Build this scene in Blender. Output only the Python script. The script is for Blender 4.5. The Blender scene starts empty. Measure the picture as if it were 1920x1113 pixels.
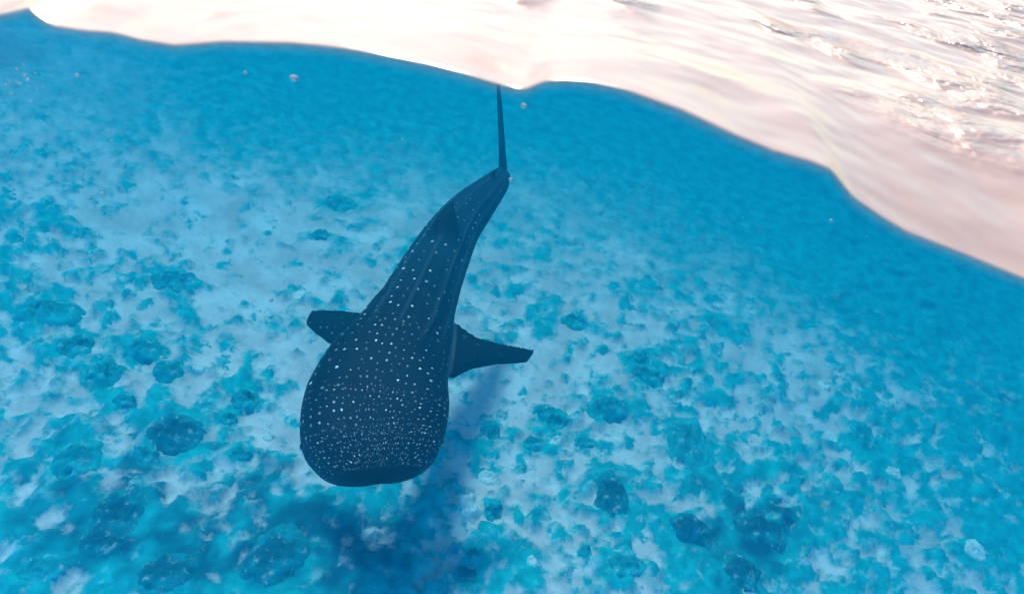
import bpy, math, random
import numpy as np
from mathutils import Vector, Matrix

random.seed(7)
rng = np.random.default_rng(7)
scene = bpy.context.scene
col = scene.collection

# ------------------------------------------------------------------ camera
F_PX, W_PX, H_PX = 1251.0, 1920.0, 1113.0
CAM = np.array([0.0, 0.0, 0.25])
PITCH, ROLL = math.radians(-36.0), math.radians(13.0)
_F = np.array([0.0, math.cos(PITCH), math.sin(PITCH)])
_r0 = np.array([1.0, 0.0, 0.0])
_u0 = np.cross(_r0, _F)
_R = math.cos(ROLL) * _r0 + math.sin(ROLL) * _u0
_U = -math.sin(ROLL) * _r0 + math.cos(ROLL) * _u0

cam_data = bpy.data.cameras.new('camera')
cam_data.sensor_width = 36.0
cam_data.lens = 36.0 * F_PX / W_PX
cam_data.clip_start = 0.01
cam_data.clip_end = 1000.0
cam_data.dof.use_dof = True
cam_data.dof.focus_distance = 5.5
cam_data.dof.aperture_fstop = 5.0
cam = bpy.data.objects.new('camera', cam_data)
M = Matrix.Identity(4)
for k in range(3):
    M[k][0], M[k][1], M[k][2], M[k][3] = _R[k], _U[k], -_F[k], CAM[k]
cam.matrix_world = M
col.objects.link(cam)
scene.camera = cam

# ------------------------------------------------------------------ sky and sun
SUN_EL, SUN_AZ = math.radians(66.0), math.radians(-30.0)   # azimuth from +Y towards +X
world = bpy.data.worlds.new('World')
scene.world = world
world.use_nodes = True
wn = world.node_tree
bgn = wn.nodes['Background']
sky = wn.nodes.new('ShaderNodeTexSky')
sky.sky_type = 'NISHITA'
sky.sun_disc = False
sky.sun_elevation = SUN_EL
sky.sun_rotation = SUN_AZ
wn.links.new(sky.outputs[0], bgn.inputs[0])
bgn.inputs[1].default_value = 0.13
sl = bpy.data.lights.new('sun', 'SUN')
sl.energy = 5.0
sl.angle = math.radians(7.0)
sl.color = (1.0, 0.96, 0.9)
sun = bpy.data.objects.new('sun', sl)
sd = Vector((math.sin(SUN_AZ) * math.cos(SUN_EL), math.cos(SUN_AZ) * math.cos(SUN_EL), math.sin(SUN_EL)))
sun.rotation_euler = sd.to_track_quat('Z', 'Y').to_euler()
sun.location = (0, 0, 20)
col.objects.link(sun)

scene.view_settings.view_transform = 'Standard'
scene.view_settings.look = 'None'
scene.view_settings.gamma = 1.0
scene.view_settings.use_curve_mapping = False
scene.view_settings.exposure = 1.44

cy = scene.cycles
cy.use_denoising = True
cy.use_adaptive_sampling = True
cy.adaptive_threshold = 0.025
cy.max_bounces = 8
cy.diffuse_bounces = 2
cy.glossy_bounces = 2
cy.transparent_max_bounces = 12
cy.volume_bounces = 1
cy.caustics_reflective = False
cy.caustics_refractive = False
cy.sample_clamp_indirect = 4.0

# ------------------------------------------------------------------ helpers
def ray(px, py):
    d = _F + _R * (px - 960.0) / F_PX - _U * (py - 556.5) / F_PX
    return d / np.linalg.norm(d)

def at_z(px, py, z):
    d = ray(px, py)
    return CAM + d * ((z - CAM[2]) / d[2])

def at_d(px, py, dist):
    return CAM + ray(px, py) * dist

def project(P):
    v = np.asarray(P) - CAM
    z = np.maximum(v @ _F, 1e-3)
    return 960.0 + F_PX * (v @ _R) / z, 556.5 - F_PX * (v @ _U) / z, v @ _F

def _hash(ix, iy, seed):
    h = (ix.astype(np.int64) * 374761393 + iy.astype(np.int64) * 668265263 + seed * 1274126177) & 0xffffffff
    h = ((h ^ (h >> 13)) * 1274126177) & 0xffffffff
    h = (h ^ (h >> 16)) & 0xffffffff
    return h / 4294967295.0

def vnoise(x, y, seed=0):
    ix, iy = np.floor(x), np.floor(y)
    fx, fy = x - ix, y - iy
    fx = fx * fx * fx * (fx * (fx * 6 - 15) + 10)
    fy = fy * fy * fy * (fy * (fy * 6 - 15) + 10)
    a = _hash(ix, iy, seed); b = _hash(ix + 1, iy, seed)
    c = _hash(ix, iy + 1, seed); d = _hash(ix + 1, iy + 1, seed)
    return (a * (1 - fx) + b * fx) * (1 - fy) + (c * (1 - fx) + d * fx) * fy

def fbm(x, y, oct=4, seed=0, gain=0.5):
    s = np.zeros_like(x); a = 1.0; t = 0.0
    c_, s_ = math.cos(0.6), math.sin(0.6)
    for o in range(oct):
        s = s + a * vnoise(x, y, seed + o * 17); t += a
        x, y = (c_ * x - s_ * y) * 2.03 + 11.3, (s_ * x + c_ * y) * 2.03 + 5.7
        a *= gain
    return s / t

def smooth(a, b, x):
    t = np.clip((x - a) / (b - a), 0, 1)
    return t * t * (3 - 2 * t)

def grid_faces(nu, nv):
    i = np.arange(nu * nv).reshape(nv, nu)
    return np.stack([i[:-1, :-1].ravel(), i[:-1, 1:].ravel(), i[1:, 1:].ravel(), i[1:, :-1].ravel()], 1)

def mesh_obj(name, V, Fc, mat, smooth_shade=True, parent=None):
    me = bpy.data.meshes.new(name)
    me.from_pydata(np.asarray(V).tolist(), [], Fc if isinstance(Fc, list) else Fc.tolist())
    if smooth_shade:
        me.polygons.foreach_set('use_smooth', [True] * len(me.polygons))
    me.update()
    if mat: me.materials.append(mat)
    o = bpy.data.objects.new(name, me)
    col.objects.link(o)
    if parent: o.parent = parent
    return o

def tag(o, label=None, cat=None, group=None, kind=None):
    if label: o['label'] = label
    if cat: o['category'] = cat
    if group: o['group'] = group
    if kind: o['kind'] = kind
    return o

def attr(o, name, data, vec=False):
    me = o.data
    if vec:
        a = me.attributes.new(name, 'FLOAT_VECTOR', 'POINT'); a.data.foreach_set('vector', np.asarray(data, np.float32).ravel())
    else:
        a = me.attributes.new(name, 'FLOAT', 'POINT'); a.data.foreach_set('value', np.asarray(data, np.float32).ravel())

def new_mat(name):
    m = bpy.data.materials.new(name); m.use_nodes = True
    nt = m.node_tree; nt.nodes.clear()
    out = nt.nodes.new('ShaderNodeOutputMaterial')
    return m, nt, out

class N:
    """tiny node helper"""
    def __init__(s, nt): s.nt = nt
    def __call__(s, t, **kw):
        n = s.nt.nodes.new('ShaderNode' + t)
        for k, v in kw.items(): setattr(n, k, v)
        return n
    def link(s, a, b): s.nt.links.new(a, b)
    def math(s, op, a, b=None, c=None, clamp=False):
        n = s.nt.nodes.new('ShaderNodeMath'); n.operation = op; n.use_clamp = clamp
        for i, v in enumerate((a, b, c)):
            if v is None: continue
            if isinstance(v, (int, float)): n.inputs[i].default_value = v
            else: s.link(v, n.inputs[i])
        return n.outputs[0]
    def mapr(s, v, a, b, c=0.0, d=1.0, smoothstep=True):
        n = s.nt.nodes.new('ShaderNodeMapRange'); n.interpolation_type = 'SMOOTHSTEP' if smoothstep else 'LINEAR'
        s.link(v, n.inputs[0])
        for i, q in enumerate((a, b, c, d)): n.inputs[i + 1].default_value = q
        return n.outputs[0]
    def mix(s, f, a, b):
        n = s.nt.nodes.new('ShaderNodeMix'); n.data_type = 'RGBA'
        if isinstance(f, (int, float)): n.inputs[0].default_value = f
        else: s.link(f, n.inputs[0])
        for i, v in ((6, a), (7, b)):
            if isinstance(v, tuple): n.inputs[i].default_value = (*v, 1)
            else: s.link(v, n.inputs[i])
        return n.outputs[2]
    def attr(s, name):
        n = s.nt.nodes.new('ShaderNodeAttribute'); n.attribute_name = name
        return n
    def noise(s, vec, scale, detail=4, rough=0.55):
        n = s.nt.nodes.new('ShaderNodeTexNoise')
        n.inputs['Scale'].default_value = scale; n.inputs['Detail'].default_value = detail; n.inputs['Roughness'].default_value = rough
        if vec is not None: s.link(vec, n.inputs['Vector'])
        return n

# ------------------------------------------------------------------ materials
def mat_surface():
    m, nt, out = new_mat('sea_surface_glare'); n = N(nt)
    geo = n('NewGeometry'); tc = n('TexCoord')
    mp = n('Mapping'); n.link(tc.outputs['Object'], mp.inputs[0]); mp.inputs['Scale'].default_value = (0.75, 1.0, 0.6)
    n1 = n.noise(mp.outputs[0], 8.0, 2, 0.5); n2 = n.noise(mp.outputs[0], 17.0, 3, 0.5); n3 = n.noise(mp.outputs[0], 3.2, 2, 0.5)
    sx_ = n('SeparateXYZ'); n.link(tc.outputs['Object'], sx_.inputs[0])
    patch = n.math('MULTIPLY', n.mapr(n3.outputs[0], 0.47, 0.66), n.mapr(sx_.outputs[1], 0.78, 1.25))
    h = n.math('ADD', n.math('MULTIPLY', n1.outputs[0], 0.022), n.math('MULTIPLY', n.math('MULTIPLY', n2.outputs[0], patch), 0.095))
    bp = n('Bump'); bp.inputs['Strength'].default_value = 1.0; bp.inputs['Distance'].default_value = 1.0
    n.link(h, bp.inputs['Height'])
    lw = n('LayerWeight'); lw.inputs['Blend'].default_value = 0.5; n.link(bp.outputs[0], lw.inputs['Normal'])
    fr = n.math('MULTIPLY_ADD', n.math('POWER', lw.outputs['Facing'], 3.0), 0.88, 0.12)
    gl = n('BsdfGlossy'); gl.inputs['Roughness'].default_value = 0.3; gl.inputs['Color'].default_value = (0.72, 0.62, 0.49, 1)
    n.link(bp.outputs[0], gl.inputs['Normal'])
    df = n('BsdfDiffuse'); df.inputs['Color'].default_value = (0.27, 0.16, 0.112, 1); n.link(bp.outputs[0], df.inputs['Normal'])
    tr = n('BsdfTransparent'); tr.inputs['Color'].default_value = (1, 1, 1, 1)
    body = n('MixShader'); body.inputs[0].default_value = 0.70
    n.link(tr.outputs[0], body.inputs[1]); n.link(df.outputs[0], body.inputs[2])
    mx = n('MixShader'); n.link(fr, mx.inputs[0]); n.link(body.outputs[0], mx.inputs[1]); n.link(gl.outputs[0], mx.inputs[2])
    # the thin wedge of water that creeps down the lens port grows clear towards its lower edge
    clear = n('BsdfTransparent'); rim = n('MixShader')
    n.link(n.attr('body').outputs['Fac'], rim.inputs[0]); n.link(clear.outputs[0], rim.inputs[1]); n.link(mx.outputs[0], rim.inputs[2])
    n.link(rim.outputs[0], out.inputs['Surface'])
    return m

def mat_water():
    m, nt, out = new_mat('sea_water_volume'); n = N(nt)
    v = n('VolumePrincipled')
    v.inputs['Color'].default_value = (0.0015, 0.1400, 0.2600, 1)
    v.inputs['Density'].default_value = 0.20
    v.inputs['Anisotropy'].default_value = 0.42
    v.inputs['Absorption Color'].default_value = (0.0750, 0.6437, 0.9206, 1)
    n.link(v.outputs[0], out.inputs['Volume'])
    return m

def mat_seabed():
    m, nt, out = new_mat('seabed_sand_algae_and_shade'); n = N(nt)
    fl = n.attr('flat').outputs['Vector']; a = n.attr('sand')
    n1 = n.noise(fl, 8.5, 5, 0.6); n2 = n.noise(fl, 17.0, 6, 0.7)
    fy = n('SeparateXYZ'); n.link(fl, fy.inputs[0]); haze_fade = n.mapr(fy.outputs[1], 5.6, 8.2, 1.0, 0.22)   # mottling fades with distance to imitate haze
    s = n.math('ADD', a.outputs['Fac'], n.math('MULTIPLY', haze_fade, n.math('MULTIPLY', n.math('SUBTRACT', n1.outputs[0], 0.5), 0.6)))
    s = n.math('ADD', s, n.math('MULTIPLY', haze_fade, n.math('MULTIPLY', n.math('SUBTRACT', n2.outputs[0], 0.5), 0.60)))
    # round tufts of algae, 5 to 15 cm across, scattered over the sand
    wp = n('VectorMath'); wp.operation = 'ADD'; wsc = n('VectorMath'); wsc.operation = 'SCALE'
    n.link(n1.outputs['Color'], wsc.inputs[0]); wsc.inputs['Scale'].default_value = 0.34
    n.link(fl, wp.inputs[0]); n.link(wsc.outputs[0], wp.inputs[1])
    for scl, lo, hi, keep, amt in ((4.2, 0.10, 0.46, 0.45, 0.60), (8.0, 0.08, 0.46, 0.60, 0.45)):
        vo = n('TexVoronoi'); vo.voronoi_dimensions = '2D'; vo.inputs['Scale'].default_value = scl; n.link(wp.outputs[0], vo.inputs['Vector'])
        cs = n('SeparateColor'); n.link(vo.outputs['Color'], cs.inputs[0])
        on = n.math('MULTIPLY', n.math('GREATER_THAN', cs.outputs[0], keep), n.mapr(cs.outputs[1], 0.0, 1.0, 0.4, 1.0))
        s = n.math('SUBTRACT', s, n.math('MULTIPLY', n.math('MULTIPLY', n.mapr(vo.outputs['Distance'], lo, hi, 1.0, 0.0), on), n.math('MULTIPLY', haze_fade, amt)))
    s = n.math('ADD', s, 0.10)
    f = n.mapr(s, 0.24, 0.94)
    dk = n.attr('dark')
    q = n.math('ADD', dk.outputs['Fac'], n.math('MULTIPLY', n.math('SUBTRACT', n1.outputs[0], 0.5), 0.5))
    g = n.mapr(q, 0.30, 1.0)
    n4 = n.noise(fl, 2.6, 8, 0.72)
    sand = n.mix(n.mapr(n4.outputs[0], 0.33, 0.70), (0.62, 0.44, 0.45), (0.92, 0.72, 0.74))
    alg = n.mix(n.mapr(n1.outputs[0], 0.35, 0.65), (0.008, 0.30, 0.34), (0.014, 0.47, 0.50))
    alg = n.mix(g, alg, (0.007, 0.105, 0.165))  # dark reef tone, also used for the painted shark shadow
    c = n.mix(f, alg, sand)
    b = n('BsdfPrincipled'); n.link(c, b.inputs['Base Color']); b.inputs['Roughness'].default_value = 0.95
    b.inputs['Specular IOR Level'].default_value = 0.1
    bp = n('Bump'); bp.inputs['Strength'].default_value = 0.3; bp.inputs['Distance'].default_value = 0.03
    n.link(n2.outputs[0], bp.inputs['Height']); n.link(bp.outputs[0], b.inputs['Normal'])
    n.link(b.outputs[0], out.inputs['Surface'])
    return m

def mat_rock(name, c0, c1, rim=None):
    m, nt, out = new_mat(name); n = N(nt)
    tc = n('TexCoord')
    n1 = n.noise(tc.outputs['Object'], 9.0, 5, 0.65)
    c = n.mix(n.mapr(n1.outputs[0], 0.35, 0.68), c0, c1)
    if rim:                                        # sediment and turf algae creep up the foot of each head
        n3 = n.noise(tc.outputs['Object'], 6.0, 6, 0.7); n5 = n.noise(tc.outputs['Object'], 15.0, 5, 0.65)
        turf = n.mix(n.mapr(n3.outputs[0], 0.35, 0.65), tuple(q * 0.75 for q in rim), tuple(q * 1.15 for q in rim))
        k = n.math('ADD', n.attr('rho').outputs['Fac'], n.math('MULTIPLY', n.math('SUBTRACT', n3.outputs[0], 0.5), 2.2))
        c = n.mix(n.mapr(k, 0.25, 0.85), c, turf)
        c = n.mix(n.mapr(n5.outputs[0], 0.56, 0.74, 0.0, 0.8), c, (0.70, 0.54, 0.55))      # sand caught in the hollows
    b = n('BsdfPrincipled'); n.link(c, b.inputs['Base Color']); b.inputs['Roughness'].default_value = 0.95
    b.inputs['Specular IOR Level'].default_value = 0.1
    bp = n('Bump'); bp.inputs['Strength'].default_value = 0.4; bp.inputs['Distance'].default_value = 0.03
    n.link(n1.outputs[0], bp.inputs['Height']); n.link(bp.outputs[0], b.inputs['Normal'])
    n.link(b.outputs[0], out.inputs['Surface'])
    return m

def mat_shark():
    m, nt, out = new_mat('spotted_shark_skin'); n = N(nt)
    uv = n.attr('skin').outputs['Vector']           # metres along the body, metres across it
    info = n.attr('info'); sp = n('SeparateXYZ'); n.link(info.outputs['Vector'], sp.inputs[0])
    s, th, fin = sp.outputs[0], sp.outputs[1], sp.outputs[2]
    def spots(scale, r0, rnd, s0, s1, s2, s3, keep):
        v = n('TexVoronoi'); v.voronoi_dimensions = '2D'; v.feature = 'F1'
        v.inputs['Scale'].default_value = scale; v.inputs['Randomness'].default_value = rnd
        n.link(uv, v.inputs['Vector'])
        d = n.math('DIVIDE', v.outputs['Distance'], scale)
        cs = n('SeparateColor'); n.link(v.outputs['Color'], cs.inputs[0])
        rr = n.math('MULTIPLY', n.math('ADD', n.math('MULTIPLY', cs.outputs[0], 0.8), 0.6), r0)
        k = n.math('SUBTRACT', 1.0, n.math('DIVIDE', d, rr))
        k = n.mapr(k, 0.0, 0.4)
        k = n.math('MULTIPLY', k, n.math('GREATER_THAN', cs.outputs[1], 1.0 - keep))
        k = n.math('MULTIPLY', k, n.math('ADD', n.math('MULTIPLY', n.math('POWER', cs.outputs[2], 2.0), 0.75), 0.20))
        k = n.math('MULTIPLY', k, n.mapr(s, s0, s1))
        return n.math('MULTIPLY', k, n.mapr(s, s2, s3, 1.0, 0.0))
    a = spots(36.0, 0.0052, 0.7, 0.05, 0.10, 0.20, 0.34, 0.9)
    e = spots(22.0, 0.0068, 0.55, 0.20, 0.34, 0.48, 0.62, 0.95)
    b = spots(13.5, 0.0092, 0.5, 0.46, 0.62, 1.05, 1.25, 0.95)
    c = spots(9.5, 0.0110, 0.6, 1.05, 1.25, 1.6, 1.8, 0.85)
    d = n.math('MULTIPLY', spots(7.0, 0.0140, 0.6, 1.6, 1.8, 2.6, 3.7, 0.8), 0.8)
    sp_ = n.math('MAXIMUM', n.math('MAXIMUM', n.math('MAXIMUM', a, e), b), n.math('MAXIMUM', c, d))
    tc = n('TexCoord'); nz = n.noise(tc.outputs['Object'], 3.0, 5, 0.6)
    base = n.mix(n.mapr(nz.outputs[0], 0.3, 0.7), (0.002, 0.008, 0.018), (0.005, 0.015, 0.030))
    ath = n.math('ABSOLUTE', th)
    # pale ridges that run down the back, from behind the head on
    rid = None
    for r in (0.0, 0.62, 1.02):
        k = n.mapr(n.math('ABSOLUTE', n.math('SUBTRACT', ath, r)), 0.02, 0.08, 1.0, 0.0)
        rid = k if rid is None else n.math('MAXIMUM', rid, k)
    rid = n.math('MULTIPLY', rid, n.math('MULTIPLY', n.mapr(s, 0.95, 1.3), n.math('SUBTRACT', 1.0, fin)))
    base = n.mix(n.mapr(s, 1.2, 2.2, 0.0, 0.6), base, (0.008, 0.040, 0.072))
    base = n.mix(n.mapr(s, 0.03, 0.10, 0.7, 0.0), base, (0.002, 0.006, 0.014))
    base = n.mix(n.math('MULTIPLY', rid, 0.20), base, (0.07, 0.14, 0.18))
    flank = n.math('MULTIPLY', n.mapr(ath, 1.15, 1.75), n.math('SUBTRACT', 1.0, fin))
    base = n.mix(n.math('MULTIPLY', flank, 0.12), base, (0.14, 0.24, 0.28))
    belly = n.math('MULTIPLY', n.mapr(ath, 1.7, 2.2), n.math('SUBTRACT', 1.0, fin))
    base = n.mix(belly, base, (0.55, 0.57, 0.56))
    cfin = n.mix(n.mapr(s, LEN * 0.97, LEN * 1.06, 0.0, 0.8), base, (0.012, 0.07, 0.11))
    cfin = n.mix(n.math('MULTIPLY', n.math('MULTIPLY', fin, 0.85), n.mapr(s, LEN * 0.95, LEN, 1.0, 0.0)), cfin, (0.002, 0.006, 0.012))
    sp_ = n.math('MULTIPLY', sp_, n.math('SUBTRACT', 1.0, n.math('MULTIPLY', fin, n.mapr(s, 1.5, 1.8, 0.45, 1.0))))
    cc = n.mix(sp_, cfin, (0.80, 0.83, 0.82))
    p = n('BsdfPrincipled'); n.link(cc, p.inputs['Base Color']); p.inputs['Roughness'].default_value = 0.6
    p.inputs['Specular IOR Level'].default_value = 0.06
    n.link(p.outputs[0], out.inputs['Surface'])
    return m

def mat_plain(name, c, rough=0.5, spec=0.3):
    m, nt, out = new_mat(name); n = N(nt)
    tc = n('TexCoord'); nz = n.noise(tc.outputs['Object'], 60.0, 3, 0.5)
    cc = n.mix(nz.outputs[0], tuple(q * 0.85 for q in c), c)
    p = n('BsdfPrincipled'); n.link(cc, p.inputs['Base Color']); p.inputs['Roughness'].default_value = rough
    p.inputs['Specular IOR Level'].default_value = spec
    n.link(p.outputs[0], out.inputs['Surface'])
    return m

# ------------------------------------------------------------------ seabed
SAND = np.array([  # sand cover; the dip at bottom centre paints in the shark's shadow
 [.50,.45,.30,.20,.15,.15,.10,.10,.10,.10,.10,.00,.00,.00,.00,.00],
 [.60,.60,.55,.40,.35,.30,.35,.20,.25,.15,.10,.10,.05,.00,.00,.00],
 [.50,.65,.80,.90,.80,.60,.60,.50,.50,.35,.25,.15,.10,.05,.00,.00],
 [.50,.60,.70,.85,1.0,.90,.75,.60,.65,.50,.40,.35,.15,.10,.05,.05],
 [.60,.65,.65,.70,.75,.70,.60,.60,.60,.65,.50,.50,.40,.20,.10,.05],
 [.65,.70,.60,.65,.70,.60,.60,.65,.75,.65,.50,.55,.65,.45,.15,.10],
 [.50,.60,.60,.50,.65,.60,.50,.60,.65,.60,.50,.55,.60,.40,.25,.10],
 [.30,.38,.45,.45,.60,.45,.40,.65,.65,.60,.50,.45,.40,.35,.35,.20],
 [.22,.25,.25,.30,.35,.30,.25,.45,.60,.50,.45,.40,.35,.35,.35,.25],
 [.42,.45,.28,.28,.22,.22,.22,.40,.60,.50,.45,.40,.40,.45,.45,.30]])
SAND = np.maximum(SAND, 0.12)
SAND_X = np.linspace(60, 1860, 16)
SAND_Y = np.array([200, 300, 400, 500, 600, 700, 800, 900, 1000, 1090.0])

def floor_base(x, y):
    return -5.0 - 0.07 * np.maximum(0, x - 1.5) - 0.02 * np.maximum(0, y - 8)

def spread(x, y):
    t = np.maximum(0, y - 4.0)
    return x / (1 + 0.10 * t), np.where(y > 4.0, 4.0 + np.log(1 + 0.22 * t) / 0.22, y)

HALO = []
def coral_halo(x, y):
    v = np.zeros_like(x)
    for (cx, cy_, r) in HALO: v = v + 0.55 * np.exp(-((x - cx) ** 2 + (y - cy_) ** 2) / (1.5 * r * r))
    return np.minimum(v, 0.8)

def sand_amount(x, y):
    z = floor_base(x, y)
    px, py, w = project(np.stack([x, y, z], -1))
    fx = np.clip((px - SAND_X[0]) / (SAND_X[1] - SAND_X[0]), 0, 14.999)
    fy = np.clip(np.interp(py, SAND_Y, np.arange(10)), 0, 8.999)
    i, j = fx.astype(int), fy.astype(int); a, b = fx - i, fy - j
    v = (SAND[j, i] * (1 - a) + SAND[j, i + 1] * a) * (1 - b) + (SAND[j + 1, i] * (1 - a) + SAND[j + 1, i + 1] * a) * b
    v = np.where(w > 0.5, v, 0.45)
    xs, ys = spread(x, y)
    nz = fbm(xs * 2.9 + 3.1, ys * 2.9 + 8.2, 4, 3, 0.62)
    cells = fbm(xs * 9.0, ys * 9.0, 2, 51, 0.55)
    k = 1 - 0.85 * smooth(6.5, 10.5, y)  # patch contrast drops far out, haze put into the colour
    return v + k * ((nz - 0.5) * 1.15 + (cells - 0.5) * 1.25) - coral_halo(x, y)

DARK_AND_SHADE = [(10,80,95,.95),(150,930,170,.34),(420,980,170,.36),(620,960,120,.25),(700,1080,140,.25),(1480,420,260,.25),(1800,560,260,.25),(1420,930,200,.2),(70,1060,90,.5),(220,985,110,.55),(200,880,130,.3),(330,1080,90,.5),(520,1050,110,.7),(450,900,90,.35),(700,960,110,.4),(790,1050,110,.3),(650,1060,90,.4),  # first entry paints the shade under the wave edge onto the seabed
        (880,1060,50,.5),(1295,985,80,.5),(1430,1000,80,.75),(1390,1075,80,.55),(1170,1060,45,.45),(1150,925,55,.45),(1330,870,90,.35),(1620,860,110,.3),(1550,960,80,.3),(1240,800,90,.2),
        (60,960,80,.45),(1890,800,110,.3),(1870,1060,110,.3),(325,810,55,.3),(1141,757,40,.25),(330,525,40,.25),(1700,620,160,.15)]
def dark_amount(x, y):  # dark reef, with the shark's shadow painted in at bottom centre
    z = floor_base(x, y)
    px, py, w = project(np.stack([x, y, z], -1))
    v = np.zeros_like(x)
    for (cx, cy_, r, a) in DARK_AND_SHADE: v = v + a * np.exp(-((px - cx) ** 2 + ((py - cy_) * 1.15) ** 2) / (r * r))
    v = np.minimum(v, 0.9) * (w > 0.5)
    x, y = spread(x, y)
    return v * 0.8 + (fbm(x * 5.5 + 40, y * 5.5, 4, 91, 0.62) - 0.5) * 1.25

def floor_z(x, y, s=None):
    if s is None: s = sand_amount(x, y)
    rough = fbm(x * 5.0, y * 5.0, 4, 23, 0.6) - 0.5
    return (floor_base(x, y) + 0.10 * (fbm(x * 0.7, y * 0.7, 3, 9) - 0.5)
            + (1 - smooth(0.35, 0.65, s)) * (0.05 + 0.16 * rough) * (1 - 0.93 * smooth(6.0, 10, y)))  # relief flattened far out for a hazy look

def axis(lo, hi, step, far_lo, far_hi, growth):
    a = list(np.arange(lo, hi + 1e-6, step))
    d = step
    while a[-1] < far_hi: d *= growth; a.append(a[-1] + d)
    d = step
    b = [lo]
    while b[-1] > far_lo: d *= growth; b.append(b[-1] - d)
    return np.array(b[:0:-1] + a)

CORAL = [
 (330, 525, 34, 'm', 'round dark coral head alone on the pale sand left of the shark'),
 (92, 580, 42, 'm', 'large dark coral clump near the left edge, level with the pectoral fins'),
 (146, 646, 26, 'm', 'small dark coral clump at left, just below the large clump by the edge'),
 (198, 693, 27, 'm', 'dark oval coral head at left, lowest of a slanting row of three'),
 (272, 651, 30, 'm', 'flat wide dark coral clump left of the shark, below its left fin tip'),
 (311, 693, 24, 'm', 'dark coral clump with a bright sand spot touching its upper right side'),
 (234, 750, 17, 'm', 'little dark coral lump between two bright sand streaks at left'),
 (325, 811, 46, 'd', 'big dark coral mass left of the shark head'),
 (275, 852, 17, 'm', 'small coral knob just below the big dark mass left of the head'),
 (429, 783, 14, 'm', 'tiny round coral knob on sand, right of the big dark mass'),
 (454, 852, 15, 'm', 'tiny round coral knob nearest the left corner of the shark mouth'),
 (462, 745, 26, 'm', 'dark coral clump on sand beside the left side of the shark head'),
 (146, 855, 36, 'm', 'wide coral clump at lower left, between sand and the dark reef'),
 (220, 968, 48, 'd', 'largest blackish coral mound at lower left'),
 (190, 1017, 34, 'd', 'blackish coral mound touching the lower left mound from below'),
 (311, 1072, 42, 'd', 'dark coral mound at the bottom edge, left of the shark shadow'),
 (517, 1040, 60, 'd', 'broad blackish coral mound at bottom, left of the shark shadow'),
 (77, 1067, 28, 'm', 'coral lump on pale sand in the bottom left corner'),
 (1019, 773, 19, 'm', 'coral knob on sand right of the shark head, left of a touching pair'),
 (1044, 784, 17, 'm', 'coral knob on sand right of the shark head, right of a touching pair'),
 (920, 805, 18, 'm', 'coral knob closest to the right side of the shark head'),
 (1000, 828, 20, 'm', 'coral lump above the bright white stone right of the head'),
 (1095, 828, 17, 'm', 'round coral lump on sand, right of the bright white stone'),
 (1141, 760, 36, 'm', 'large leaning coral clump on the sand right of the shark'),
 (1215, 706, 28, 'm', 'coral clump at right, lower of two near the end of the right fin'),
 (1196, 668, 18, 'm', 'small coral clump at right, upper of two near the right fin tip'),
 (1288, 826, 50, 'm', 'wide low coral bed in the middle of the right half'),
 (1150, 925, 44, 'd', 'dark coral mound below right of the shark, above the round one'),
 (1171, 1058, 30, 'm', 'round coral mound at the bottom edge right of the shark shadow'),
 (1097, 1031, 15, 'm', 'small coral knob left of the round mound at the bottom edge'),
 (924, 955, 16, 'm', 'coral knob right of the pale patch beside the shark shadow'),
 (878, 1077, 19, 'd', 'dark egg shaped coral at the bottom edge beside the shadow'),
 (886, 1036, 14, 'd', 'dark coral knob just above the egg shaped one by the shadow'),
 (1298, 987, 40, 'd', 'dark coral mound at lower right, left of the blackest one'),
 (1427, 992, 46, 'd', 'blackest coral mound in the lower right quarter'),
 (1390, 1070, 38, 'd', 'dark coral mound at the bottom edge, lower right'),
 (1620, 814, 28, 'm', 'faint blue coral clump at right, right of the bright sand slope'),
 (640, 385, 26, 'm', 'faint coral clump far off, left of the shark dorsal fin'),
 (1075, 600, 24, 'm', 'coral clump just above the tip of the right pectoral fin'),
 (600, 440, 16, 'm', 'faint small coral lump on the bright sand far off left of the back'),
]
for (px, py, r, tone, lab) in CORAL:
    p = at_z(px, py, -5.0)
    HALO.append((p[0], p[1], r / F_PX * np.linalg.norm(p - CAM)))
gx = axis(-8.5, 9.5, 0.04, -140, 140, 1.18)
gy = axis(1.6, 14.0, 0.04, -60, 160, 1.18)
X, Y = np.meshgrid(gx, gy)
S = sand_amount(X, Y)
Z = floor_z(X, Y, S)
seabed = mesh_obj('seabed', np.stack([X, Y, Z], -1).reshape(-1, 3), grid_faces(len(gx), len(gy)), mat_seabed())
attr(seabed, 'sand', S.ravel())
xs_, ys_ = spread(X, Y)
attr(seabed, 'flat', np.stack([xs_, ys_, Z * 0], -1).reshape(-1, 3), True)
attr(seabed, 'dark', dark_amount(X, Y).ravel())
tag(seabed, 'pale sandy seabed with dark patches of algae, rubble and painted shadow', kind='structure')

# ------------------------------------------------------------------ water surface and water body
Y0 = 0.70
WL = [(0,25),(40,16),(62,12),(75,30),(100,45),(160,54),(215,58),(270,72),(330,82),(420,75),(550,77),(640,86),(700,96),(800,116),
      (860,131),(930,152),(970,163),(985,164),(1003,158),(1015,149),(1060,147),(1100,149),(1180,166),(1280,203),(1380,250),(1450,278),
      (1520,298),(1560,315),(1580,342),(1600,366),(1650,400),(1700,430),(1800,468),(1920,517)]
ex, ez = [], []
for p in WL:
    d = ray(*p); P = CAM + d * (Y0 / d[1]); ex.append(P[0]); ez.append(P[2])
ex, ez = np.array(ex), np.array(ez)

def edge_z(x):
    inner = np.interp(x, ex, ez)
    out = 0.03 * (fbm(x * 2.3, x * 0 + 4.4, 3, 77) - 0.5) * 2 - 0.02
    k = smooth(0, 0.35, np.maximum(ex[0] - x, x - ex[-1]))
    return inner * (1 - k) + out * k

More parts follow.
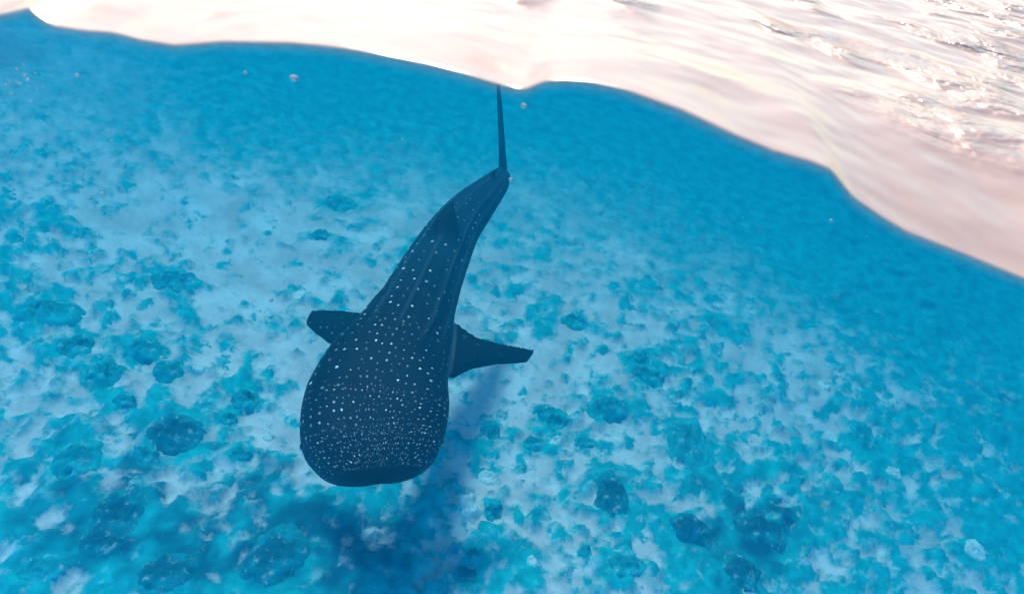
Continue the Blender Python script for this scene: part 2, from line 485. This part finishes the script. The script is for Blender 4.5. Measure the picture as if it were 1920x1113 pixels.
def waves(x, y):
    r = np.hypot(x, y)
    w = 0.035 * (fbm(x * 0.9 + 2, y * 1.3, 3, 31) - 0.5) * 2
    w += 0.012 * (fbm(x * 3.1 + 9, y * 5.0, 3, 33) - 0.5) * 2
    rg = 1 - np.abs(fbm(x * 7.0, y * 11.0, 2, 35) - 0.5) * 2
    w += 0.007 * smooth(0.9, 1.6, r) * (rg - 0.7)
    w += 0.10 * smooth(4, 30, r) * (fbm(x * 0.25, y * 0.35, 3, 37) - 0.5) * 2
    return w

sx = axis(-1.6, 1.9, 0.009, -150, 150, 1.06)
dy, yy = 0.006, [Y0]
while yy[-1] < 170: yy.append(yy[-1] + dy); dy *= 1.02
yy = np.array(yy)
X, Y = np.meshgrid(sx, yy)
# soften the edge profile very slightly so that corners are rounded by surface tension
e = edge_z(sx)
t = Y - Y0
Zs = e[None, :] * np.exp(-t / 0.30) + waves(X, Y) * (1 - np.exp(-t / 0.22))
top = np.stack([X, Y, Zs], -1)
# meniscus: the edge rolls over and down against the lens port
sheet = top
lip = []
for q in (1.0, 0.8, 0.6, 0.4, 0.2):
    lip.append(np.stack([sx, np.full_like(sx, Y0 - 0.006 * math.sqrt(q)), e - 0.012 * q * q - 0.002 * q], -1))
top = np.concatenate([np.stack(lip, 0), sheet], 0)
body_amt = np.ones(top.shape[:2])
for k, v in enumerate((0.0, 0.10, 0.30, 0.55, 0.80)): body_amt[k] = v
nv, nu = top.shape[:2]
surf = mesh_obj('sea_surface', top.reshape(-1, 3), grid_faces(nu, nv), mat_surface())
attr(surf, 'body', body_amt.ravel())
tag(surf, 'bright rippled sea surface seen from above, glaring white in the sun', kind='structure')

# water body: same top a few millimetres lower, a trough in front where the lens sits, and closed sides and bottom
wtop = sheet.copy(); wtop[..., 2] -= 0.004
n_rows = wtop.shape[0]
tr_rows = []
for (yq, zq) in ((-60.0, -0.55), (Y0 - 0.12, -0.55)):
    tr_rows.append(np.stack([sx, np.full_like(sx, yq), np.full_like(sx, zq)], -1))
wtop = np.concatenate([np.stack(tr_rows, 0), wtop], 0)
nv = wtop.shape[0]
wb = wtop.copy(); wb[..., 2] = -30.0
V = np.concatenate([wtop.reshape(-1, 3), wb.reshape(-1, 3)], 0)
idx = np.arange(nu * nv).reshape(nv, nu); off = nu * nv
faces = grid_faces(nu, nv).tolist()
faces += (grid_faces(nu, nv)[:, ::-1] + off).tolist()
bd = [idx[0, :], idx[:, -1], idx[-1, ::-1], idx[::-1, 0]]
for b in bd:
    for p, q in zip(b[:-1], b[1:]): faces.append([int(q), int(p), int(p + off), int(q + off)])
water = mesh_obj('water', V, faces, mat_water())
tag(water, 'clear blue sea water filling the scene below the surface', kind='structure')

# ------------------------------------------------------------------ whale shark
ZS = -3.0
sp_px = [(711, 899), (705, 850), (703, 790), (722, 700), (765, 615), (808, 520), (852, 435), (890, 388), (924, 352), (940, 331)]
sp_pts = np.array([at_z(px, py, ZS) for px, py in sp_px])
def catmull(P, n):
    P = np.vstack([2 * P[0] - P[1], P, 2 * P[-1] - P[-2]])
    out = []
    for i in range(1, len(P) - 2):
        for t in np.linspace(0, 1, n, endpoint=False):
            a, b, c, d = P[i - 1], P[i], P[i + 1], P[i + 2]
            out.append(0.5 * (2 * b + (c - a) * t + (2 * a - 5 * b + 4 * c - d) * t * t + (3 * b - a - 3 * c + d) * t ** 3))
    out.append(P[-2])
    return np.array(out)
SPN = catmull(sp_pts, 40)
arc = np.concatenate([[0], np.cumsum(np.linalg.norm(np.diff(SPN, axis=0), axis=1))])
LEN = arc[-1]
sd_ = np.linspace(0, LEN, 300)
SPN = np.stack([np.interp(sd_, arc, SPN[:, k]) for k in range(3)], -1)
# gentle arch of the back, head a touch lower
SPN[:, 2] += -0.04 * (1 - sd_ / LEN) ** 2
TAN = np.gradient(SPN, axis=0); TAN /= np.linalg.norm(TAN, axis=1)[:, None]
UPV = np.array([0, 0, 1.0]) - TAN * TAN[:, 2:3]; UPV /= np.linalg.norm(UPV, axis=1)[:, None]
RGT = np.cross(TAN, UPV)
prof_s = np.array([0, .003, .008, .025, .055, .10, .16, .23, .31, .40, .50, .60, .70, .80, .88, .95, 1.0])
prof_a = np.array([.02, .13, .215, .315, .390, .445, .468, .428, .352, .295, .265, .245, .222, .200, .170, .14, .105])
prof_t = np.array([.008, .035, .065, .105, .150, .200, .245, .285, .310, .310, .295, .265, .230, .215, .170, .125, .10])
prof_b = np.array([.008, .038, .070, .110, .160, .215, .280, .340, .370, .365, .330, .285, .235, .180, .140, .110, .100])
def profile(s):
    s = np.asarray(s, float); k = np.clip(s / 0.16, 0.0, 1.0)
    k1 = np.maximum(1 - (1 - k) ** 2.6, 1e-4) ** (1 / 2.6); k2 = np.maximum(1 - (1 - k) ** 2, 1e-4) ** 0.68
    f = s < 0.16                                    # the blunt rounded front of the head
    return (np.where(f, .468 * k1, np.interp(s, prof_s, prof_a)), np.where(f, .245 * k2, np.interp(s, prof_s, prof_t)),
            np.where(f, .280 * k2, np.interp(s, prof_s, prof_b)))
NA = 64
rings = []
stations = np.concatenate([np.linspace(0, .012, 9, endpoint=False), np.linspace(.012, .03, 7, endpoint=False), np.linspace(.03, 1.0, 110)])
def spine_at(s):
    f = s * 299
    return [np.array([np.interp(f, np.arange(300), A[:, k]) for k in range(3)]) for A in (SPN, TAN, UPV, RGT)]
for s in stations:
    c, T, U, R_ = spine_at(s)
    a, b1, b2 = profile(s)
    th = np.linspace(0, 2 * math.pi, NA, endpoint=False)
    ex_ = 2.0 + 0.9 * (1 - smooth(0.0, 0.35, s))          # the head is boxier than the body
    cs, sn = np.cos(th), np.sin(th)
    rr = (np.abs(sn) ** ex_ + np.abs(cs) ** ex_) ** (-1 / ex_)
    u = rr * cs * np.where(cs > 0, b1, b2); r = rr * sn * a
    rid = np.zeros_like(th)
    for q, am in ((0.0, .020), (0.62, .024), (1.02, .026), (-0.62, .024), (-1.02, .026)):
        dth = np.angle(np.exp(1j * (np.arctan2(r, u) - q)))
        rid += am * np.exp(-(dth / 0.055) ** 2)
    g = 1 + rid / np.hypot(r, u) * smooth(.20, .34, s) * (1 - 0.5 * smooth(.75, 1.0, s))
    rings.append(c + np.outer(r * g, R_) + np.outer(u * g, U))
BV = np.concatenate(rings, 0)
nr = len(stations)
BF = []
for i in range(nr - 1):
    for j in range(NA):
        k = (j + 1) % NA
        BF.append([i * NA + j, i * NA + k, (i + 1) * NA + k, (i + 1) * NA + j])
SV_tip = BV[:NA].mean(0)
BF += [[nr * NA, (j + 1) % NA, j] for j in range(NA)]; BV = np.vstack([BV, SV_tip[None]]); BF.append([(nr - 1) * NA + j for j in range(NA)])
SV, SF = BV.tolist(), list(BF)

def fin(stn, thick):
    """stn: list of (leading edge point, trailing edge point); thick per station"""
    base = len(SV); m = 14
    LE = np.array([q[0] for q in stn]); TE = np.array([q[1] for q in stn])
    mid = (LE + TE) / 2; span = np.gradient(mid, axis=0)
    for i in range(len(stn)):
        ch = TE[i] - LE[i]; nn = np.cross(ch, span[i]); nn /= np.linalg.norm(nn)
        for j in range(m):
            an = 2 * math.pi * j / m
            x = 0.5 - 0.5 * math.cos(an)
            y = math.sin(an) * (0.5 * (1 - x) ** 0.6 + 0.16) * max(thick[i], 0.035)
            SV.append((LE[i] + ch * x + nn * y).tolist())
    for i in range(len(stn) - 1):
        for j in range(m):
            k = (j + 1) % m
            SF.append([base + i * m + j, base + i * m + k, base + (i + 1) * m + k, base + (i + 1) * m + j])
    SF.append([base + j for j in range(m)][::-1]); SF.append([base + (len(stn) - 1) * m + j for j in range(m)])

def zpt(px, py, z): return at_z(px, py, z)
# pectoral fins, drooping and swept back
fin([(zpt(795, 700, -3.16), zpt(800, 610, -3.10)), (zpt(850, 710, -3.20), zpt(850, 600, -3.14)), (zpt(882, 693, -3.24), zpt(893, 630, -3.18)),
     (zpt(930, 684, -3.30), zpt(940, 643, -3.24)), (zpt(970, 682, -3.36), zpt(982, 650, -3.30)), (zpt(987, 680, -3.38), zpt(1004, 655, -3.34))],
    [.10, .085, .065, .05, .035, .02])
fin([(zpt(700, 655, -3.10), zpt(715, 585, -3.08)), (zpt(652, 662, -3.20), zpt(684, 586, -3.16)), (zpt(614, 643, -3.30), zpt(640, 580, -3.26)),
     (zpt(592, 626, -3.36), zpt(606, 579, -3.34)), (zpt(574, 610, -3.42), zpt(584, 580, -3.40))],
    [.10, .085, .06, .04, .02])
# first dorsal fin, second dorsal fin
def dorsal(s0, s1, hgt, sweep, lean, th0):
    st = []
    for k in (0, .3, .6, .85, 1.0):
        c0, T0, U0, R0 = spine_at(s0 + (s1 - s0) * (sweep * k)); c1, T1, U1, R1 = spine_at(s1 + (s1 - s0) * 0.25 * k - (1 - 0.62) * (s1 - s0) * k * (k < 1) * 0.2)
        b0 = profile(s0)[1] * 0.72; b1 = profile(s1)[1] * 0.72
        p0 = c0 + U0 * (b0 + hgt * k) + R0 * lean * k; p1 = c1 + U1 * (b1 + hgt * k * 0.96) + R1 * lean * k
        st.append((p0, p1))
    fin(st, [th0, th0 * .8, th0 * .6, th0 * .4, th0 * .2])
dorsal(0.505, 0.645, 0.175, 0.45, -0.05, 0.32)
dorsal(0.86, 0.92, 0.10, 0.9, 0.0, 0.08)
# caudal fin, its plane turned almost edge-on to the lens
root = SPN[-1]; hdir = ray(936, 240); hb = np.array([hdir[0], hdir[1], 0]); hb /= np.linalg.norm(hb)
side = np.cross(hb, [0, 0, 1.0])
def cp(b, z, w=0.0): return root + hb * b + np.array([0, 0, z]) + side * w
fin([(cp(-.25, -.05), cp(.30, -.04)), (cp(-.05, .08), cp(.36, .02)), (cp(.10, .28, -.05), cp(.42, .18, -.05)), (cp(.24, .48, -.11), cp(.50, .42, -.11)),
     (cp(.38, .66, -.165), cp(.58, .62, -.165)), (cp(.52, .82, -.22), cp(.62, .82, -.22))], [.12, .09, .07, .06, .05, .03])
fin([(cp(-.25, .05), cp(.30, .04)), (cp(-.05, -.08), cp(.36, .0)), (cp(.10, -.22), cp(.40, -.14)), (cp(.24, -.36), cp(.44, -.32)), (cp(.36, -.46), cp(.45, -.46))],
    [.11, .085, .06, .05, .03])

raw = mesh_obj('raw_body', SV, SF, None)
md = raw.modifiers.new('r', 'REMESH'); md.mode = 'VOXEL'; md.voxel_size = 0.0115; md.use_smooth_shade = True
ms = raw.modifiers.new('s', 'SMOOTH'); ms.factor = 0.5; ms.iterations = 5
dg = bpy.context.evaluated_depsgraph_get()
me = bpy.data.meshes.new_from_object(raw.evaluated_get(dg))
bpy.data.objects.remove(raw)
me.name = 'whale_shark'
me.polygons.foreach_set('use_smooth', [True] * len(me.polygons))
shark = bpy.data.objects.new('whale_shark', me); col.objects.link(shark)
me.materials.clear(); me.materials.append(mat_shark())
co = np.zeros(len(me.vertices) * 3, np.float32); me.vertices.foreach_get('co', co); co = co.reshape(-1, 3).astype(float)
near = np.zeros(len(co), int)
for i0 in range(0, len(co), 4000):
    q = co[i0:i0 + 4000]
    near[i0:i0 + 4000] = np.argmin(((q[:, None, :] - SPN[None]) ** 2).sum(-1), 1)
dv = co - SPN[near]
along = sd_[near] + (dv * TAN[near]).sum(1)
rr = (dv * RGT[near]).sum(1); uu = (dv * UPV[near]).sum(1)
theta = np.arctan2(rr, uu)
A_, B1, B2 = profile(np.clip(along / LEN, 0, 1))
out_ = np.hypot(rr / A_, uu / np.where(uu > 0, B1, B2))
finm = smooth(1.06, 1.22, out_); finm = np.where(along > LEN * 0.985, 1.0, finm)
across = np.where(finm > 0.5, rr + uu, theta * 0.40)
attr(shark, 'skin', np.stack([along, across, np.zeros_like(along)], -1), True)
attr(shark, 'info', np.stack([along, theta, finm], -1), True)
tag(shark, 'dark whale shark covered in white spots swimming towards the viewer', 'whale shark')
def eye(sgn):
    c, T, U, R_ = spine_at(0.075); a_ = profile(0.075)[0]
    V, Fc = [], []
    for i in range(9):
        for j in range(14):
            q, w = math.pi * i / 8, 2 * math.pi * j / 14
            V.append(0.026 * np.array([math.sin(q) * math.cos(w), math.sin(q) * math.sin(w) * 0.75, math.cos(q) * 0.6]))
    for i in range(8):
        for j in range(14): Fc.append([i * 14 + j, i * 14 + (j + 1) % 14, (i + 1) * 14 + (j + 1) % 14, (i + 1) * 14 + j])
    P = c + R_ * sgn * a_ * 0.985 - U * 0.02
    Bm = np.stack([T, U, R_ * sgn], 0)
    o = mesh_obj('eye', np.array(V) @ Bm + P, Fc, ME, parent=shark)
ME = mat_plain('dark_eye', (0.01, 0.012, 0.015), 0.15, 0.5)
eye(1); eye(-1)
print('shark verts', len(co), 'len', LEN)

# ------------------------------------------------------------------ coral heads and stones on the seabed
def mound(name, p, sc, seed, flat, amp, mat):
    """a low clumpy mound grown on the seabed at p: uneven outline, knobbly top, edges that taper into the ground"""
    r = np.random.default_rng(seed)
    NR, NS = 18, 44
    th = np.linspace(0, 2 * math.pi, NS, endpoint=False)
    outl = 0.62 + 0.75 * fbm(np.cos(th) * 1.6 + seed * 3.7, np.sin(th) * 1.6 + seed * 1.3, 4, seed, 0.6)
    rho = np.linspace(0.0, 1.0, NR) ** 0.85
    RR, TT = np.meshgrid(rho, np.arange(NS), indexing='ij')
    sq = r.uniform(0.8, 1.2)
    rad = RR * outl[TT]; x = rad * np.cos(th[TT]) * sq; y = rad * np.sin(th[TT]) / sq
    h = np.zeros_like(x)
    for k in range(26):
        cr, ca = math.sqrt(r.uniform(0, 0.8)), r.uniform(0, 6.28); q = r.uniform(0.12, 0.30)
        h = np.maximum(h, r.uniform(0.55, 1.0) * np.exp(-((x - cr * math.cos(ca)) ** 2 + (y - cr * math.sin(ca)) ** 2) / (q * q)))
    h = 0.35 + amp * h + 0.22 * (fbm(x * 7 + seed, y * 7, 3, seed) - 0.5)
    rise = sc * flat * h * (1 - RR ** 2.0)
    z = floor_z(p[0] + x * sc, p[1] + y * sc) - p[2] + rise + 0.012 - 0.05 * RR ** 5
    V = np.stack([x * sc, y * sc, z], -1).reshape(-1, 3)
    idx = np.arange(NR * NS).reshape(NR, NS); Fc = []
    for i in range(NR - 1):
        for j in range(NS):
            k = (j + 1) % NS
            Fc.append([int(idx[i, j]), int(idx[i + 1, j]), int(idx[i + 1, k]), int(idx[i, k])])
    o = mesh_obj(name, V, Fc, mat); o.location = p
    attr(o, 'rho', (RR + 0.0).ravel())
    return o

MC = mat_rock('algae_covered_coral', (0.010, 0.24, 0.28), (0.016, 0.34, 0.38), (0.014, 0.40, 0.44))
MD = mat_rock('dark_coral', (0.008, 0.12, 0.17), (0.010, 0.14, 0.19), (0.010, 0.24, 0.29))
MP = mat_rock('pale_bleached_coral', (0.62, 0.58, 0.56), (0.85, 0.81, 0.79))
def on_floor(px, py):
    z = -5.0
    for _ in range(4):
        p = at_z(px, py, z)
        z = float(floor_z(np.array([p[0]]), np.array([p[1]]))[0])
    return np.array([p[0], p[1], z])

for i, (px, py, r, tone, lab) in enumerate(CORAL):
    p = on_floor(px, py)
    sc = r / F_PX * np.linalg.norm(p - CAM) * (1.15 if tone == 'm' else 1.0)
    o = mound('coral_head', p, sc, 100 + i, 0.40, 0.5, MC if tone == 'm' else MD)
    tag(o, lab, 'coral', 'coral heads on the seabed')
PALE = [
 (915, 892, 17, 'bright white stone right of the shark mouth'),
 (885, 950, 24, 'pale mound standing in for lit sand at the right rim of the shark shadow'),  # sunlit sand between shadows, put in as a bright mound
 (1045, 825, 11, 'small white stone on the sand between coral knobs, right of the head'),
 (1546, 722, 12, 'white stone at the foot of the bright sand slope at right'),
 (1830, 1030, 17, 'white stone near the lower right corner'),
 (1000, 1052, 11, 'little white stone at the bottom edge right of the shadow'),
 (1560, 820, 10, 'little white stone on dark ground at right, below the sand slope'),
 (375, 690, 12, 'little white stone on sand left of the shark head'),
 (503, 820, 9, 'tiny white stone just left of the shark head'),
 (1675, 885, 13, 'pale stone on the dark ground right of centre, below the faint clump'),
]
for i, (px, py, r, lab) in enumerate(PALE):
    p = on_floor(px, py)
    sc = r / F_PX * np.linalg.norm(p - CAM) * 1.2
    o = mound('pale_stone', p, sc, 300 + i, 0.45, 0.4, MP)
    tag(o, lab, 'stone', 'pale stones on the seabed')

# ------------------------------------------------------------------ drifting specks and bubbles in the water
MB = mat_plain('pale_drifting_matter', (0.42, 0.43, 0.45), 0.5, 0.2)
def blob_arrays(r, seed, n_seg=8, n_ring=6):
    q = np.random.default_rng(seed); ph = q.uniform(0, 6.28, 4)
    V, Fc = [], []
    for i in range(n_ring + 1):
        a = math.pi * i / n_ring
        for j in range(n_seg):
            b = 2 * math.pi * j / n_seg
            k = r * (1 + 0.12 * math.sin(2 * b + ph[0]) * math.sin(a) + 0.08 * math.sin(3 * a + ph[1]))
            V.append((k * math.sin(a) * math.cos(b), k * math.sin(a) * math.sin(b), k * math.cos(a)))
    for i in range(n_ring):
        for j in range(n_seg):
            k = (j + 1) % n_seg
            Fc.append([i * n_seg + j, i * n_seg + k, (i + 1) * n_seg + k, (i + 1) * n_seg + j])
    return V, Fc
SPECK = [
 (551, 147, 6.5, 1.3, 'large pale round speck drifting under the waterline, upper left'),
 (460, 137, 3.2, 1.3, 'small pale speck drifting left of the large round one'),
 (982, 199, 5.0, 1.3, 'pale round speck drifting right of the shark tail'),
 (958, 337, 4.2, 2.0, 'pale speck drifting at the root of the shark tail'),
 (192, 362, 3.2, 2.0, 'bright white speck drifting at far left above the sand'),
 (508, 562, 4.0, 2.2, 'pale speck drifting left of the shark left fin'),
 (303, 670, 3.0, 2.2, 'bright white speck drifting over coral at left'),
 (1558, 413, 2.6, 1.6, 'tiny white speck in the blue below the waterline at right'),
 (755, 262, 2.2, 2.0, 'tiny pale speck drifting above the shark back, left of the tail'),
 (145, 142, 3.5, 1.4, 'faint pale speck in the blue at the upper left, right of the bubbles'),
]
for i, (px, py, r, dist, lab) in enumerate(SPECK):
    V, Fc = blob_arrays(r / F_PX * dist, 400 + i, 12, 8)
    o = mesh_obj('drifting_speck', V, Fc, MB)
    o.location = at_d(px, py, dist)
    tag(o, lab, 'speck', 'specks drifting in the water')
def speck_cloud(name, pts, label):
    V, Fc = [], []
    for k, (p, r) in enumerate(pts):
        v, f = blob_arrays(r, 900 + k, 6, 4); b = len(V)
        V += [tuple(np.array(q) + p) for q in v]; Fc += [[b + t for t in g] for g in f]
    o = mesh_obj(name, V, Fc, MB)
    tag(o, label, kind='stuff')
pts = []
for (px, py, r) in [(12,160,2.4),(18,152,1.6),(22,176,2.0),(30,152,1.6),(36,157,2.0),(47,142,2.6),(52,150,1.8),(44,122,1.6),(66,138,1.6),(32,130,2.0),(58,190,1.8),(81,162,1.4),(22,225,1.4),(95,140,1.3),(70,168,1.2)]:
    d_ = rng.uniform(0.95, 1.2); pts.append((at_d(px, py, d_), r / F_PX * d_))
speck_cloud('air_bubbles', pts, 'cluster of tiny bright air bubbles at the upper left')
pts = []
for k in range(260):
    px, py, d_ = rng.uniform(-200, 2120), rng.uniform(180, 1250), rng.uniform(1.2, 3.6)
    pts.append((at_d(px, py, d_), rng.uniform(0.35, 0.8) / F_PX * d_))
speck_cloud('plankton', pts, 'fine pale specks of plankton scattered through the water')
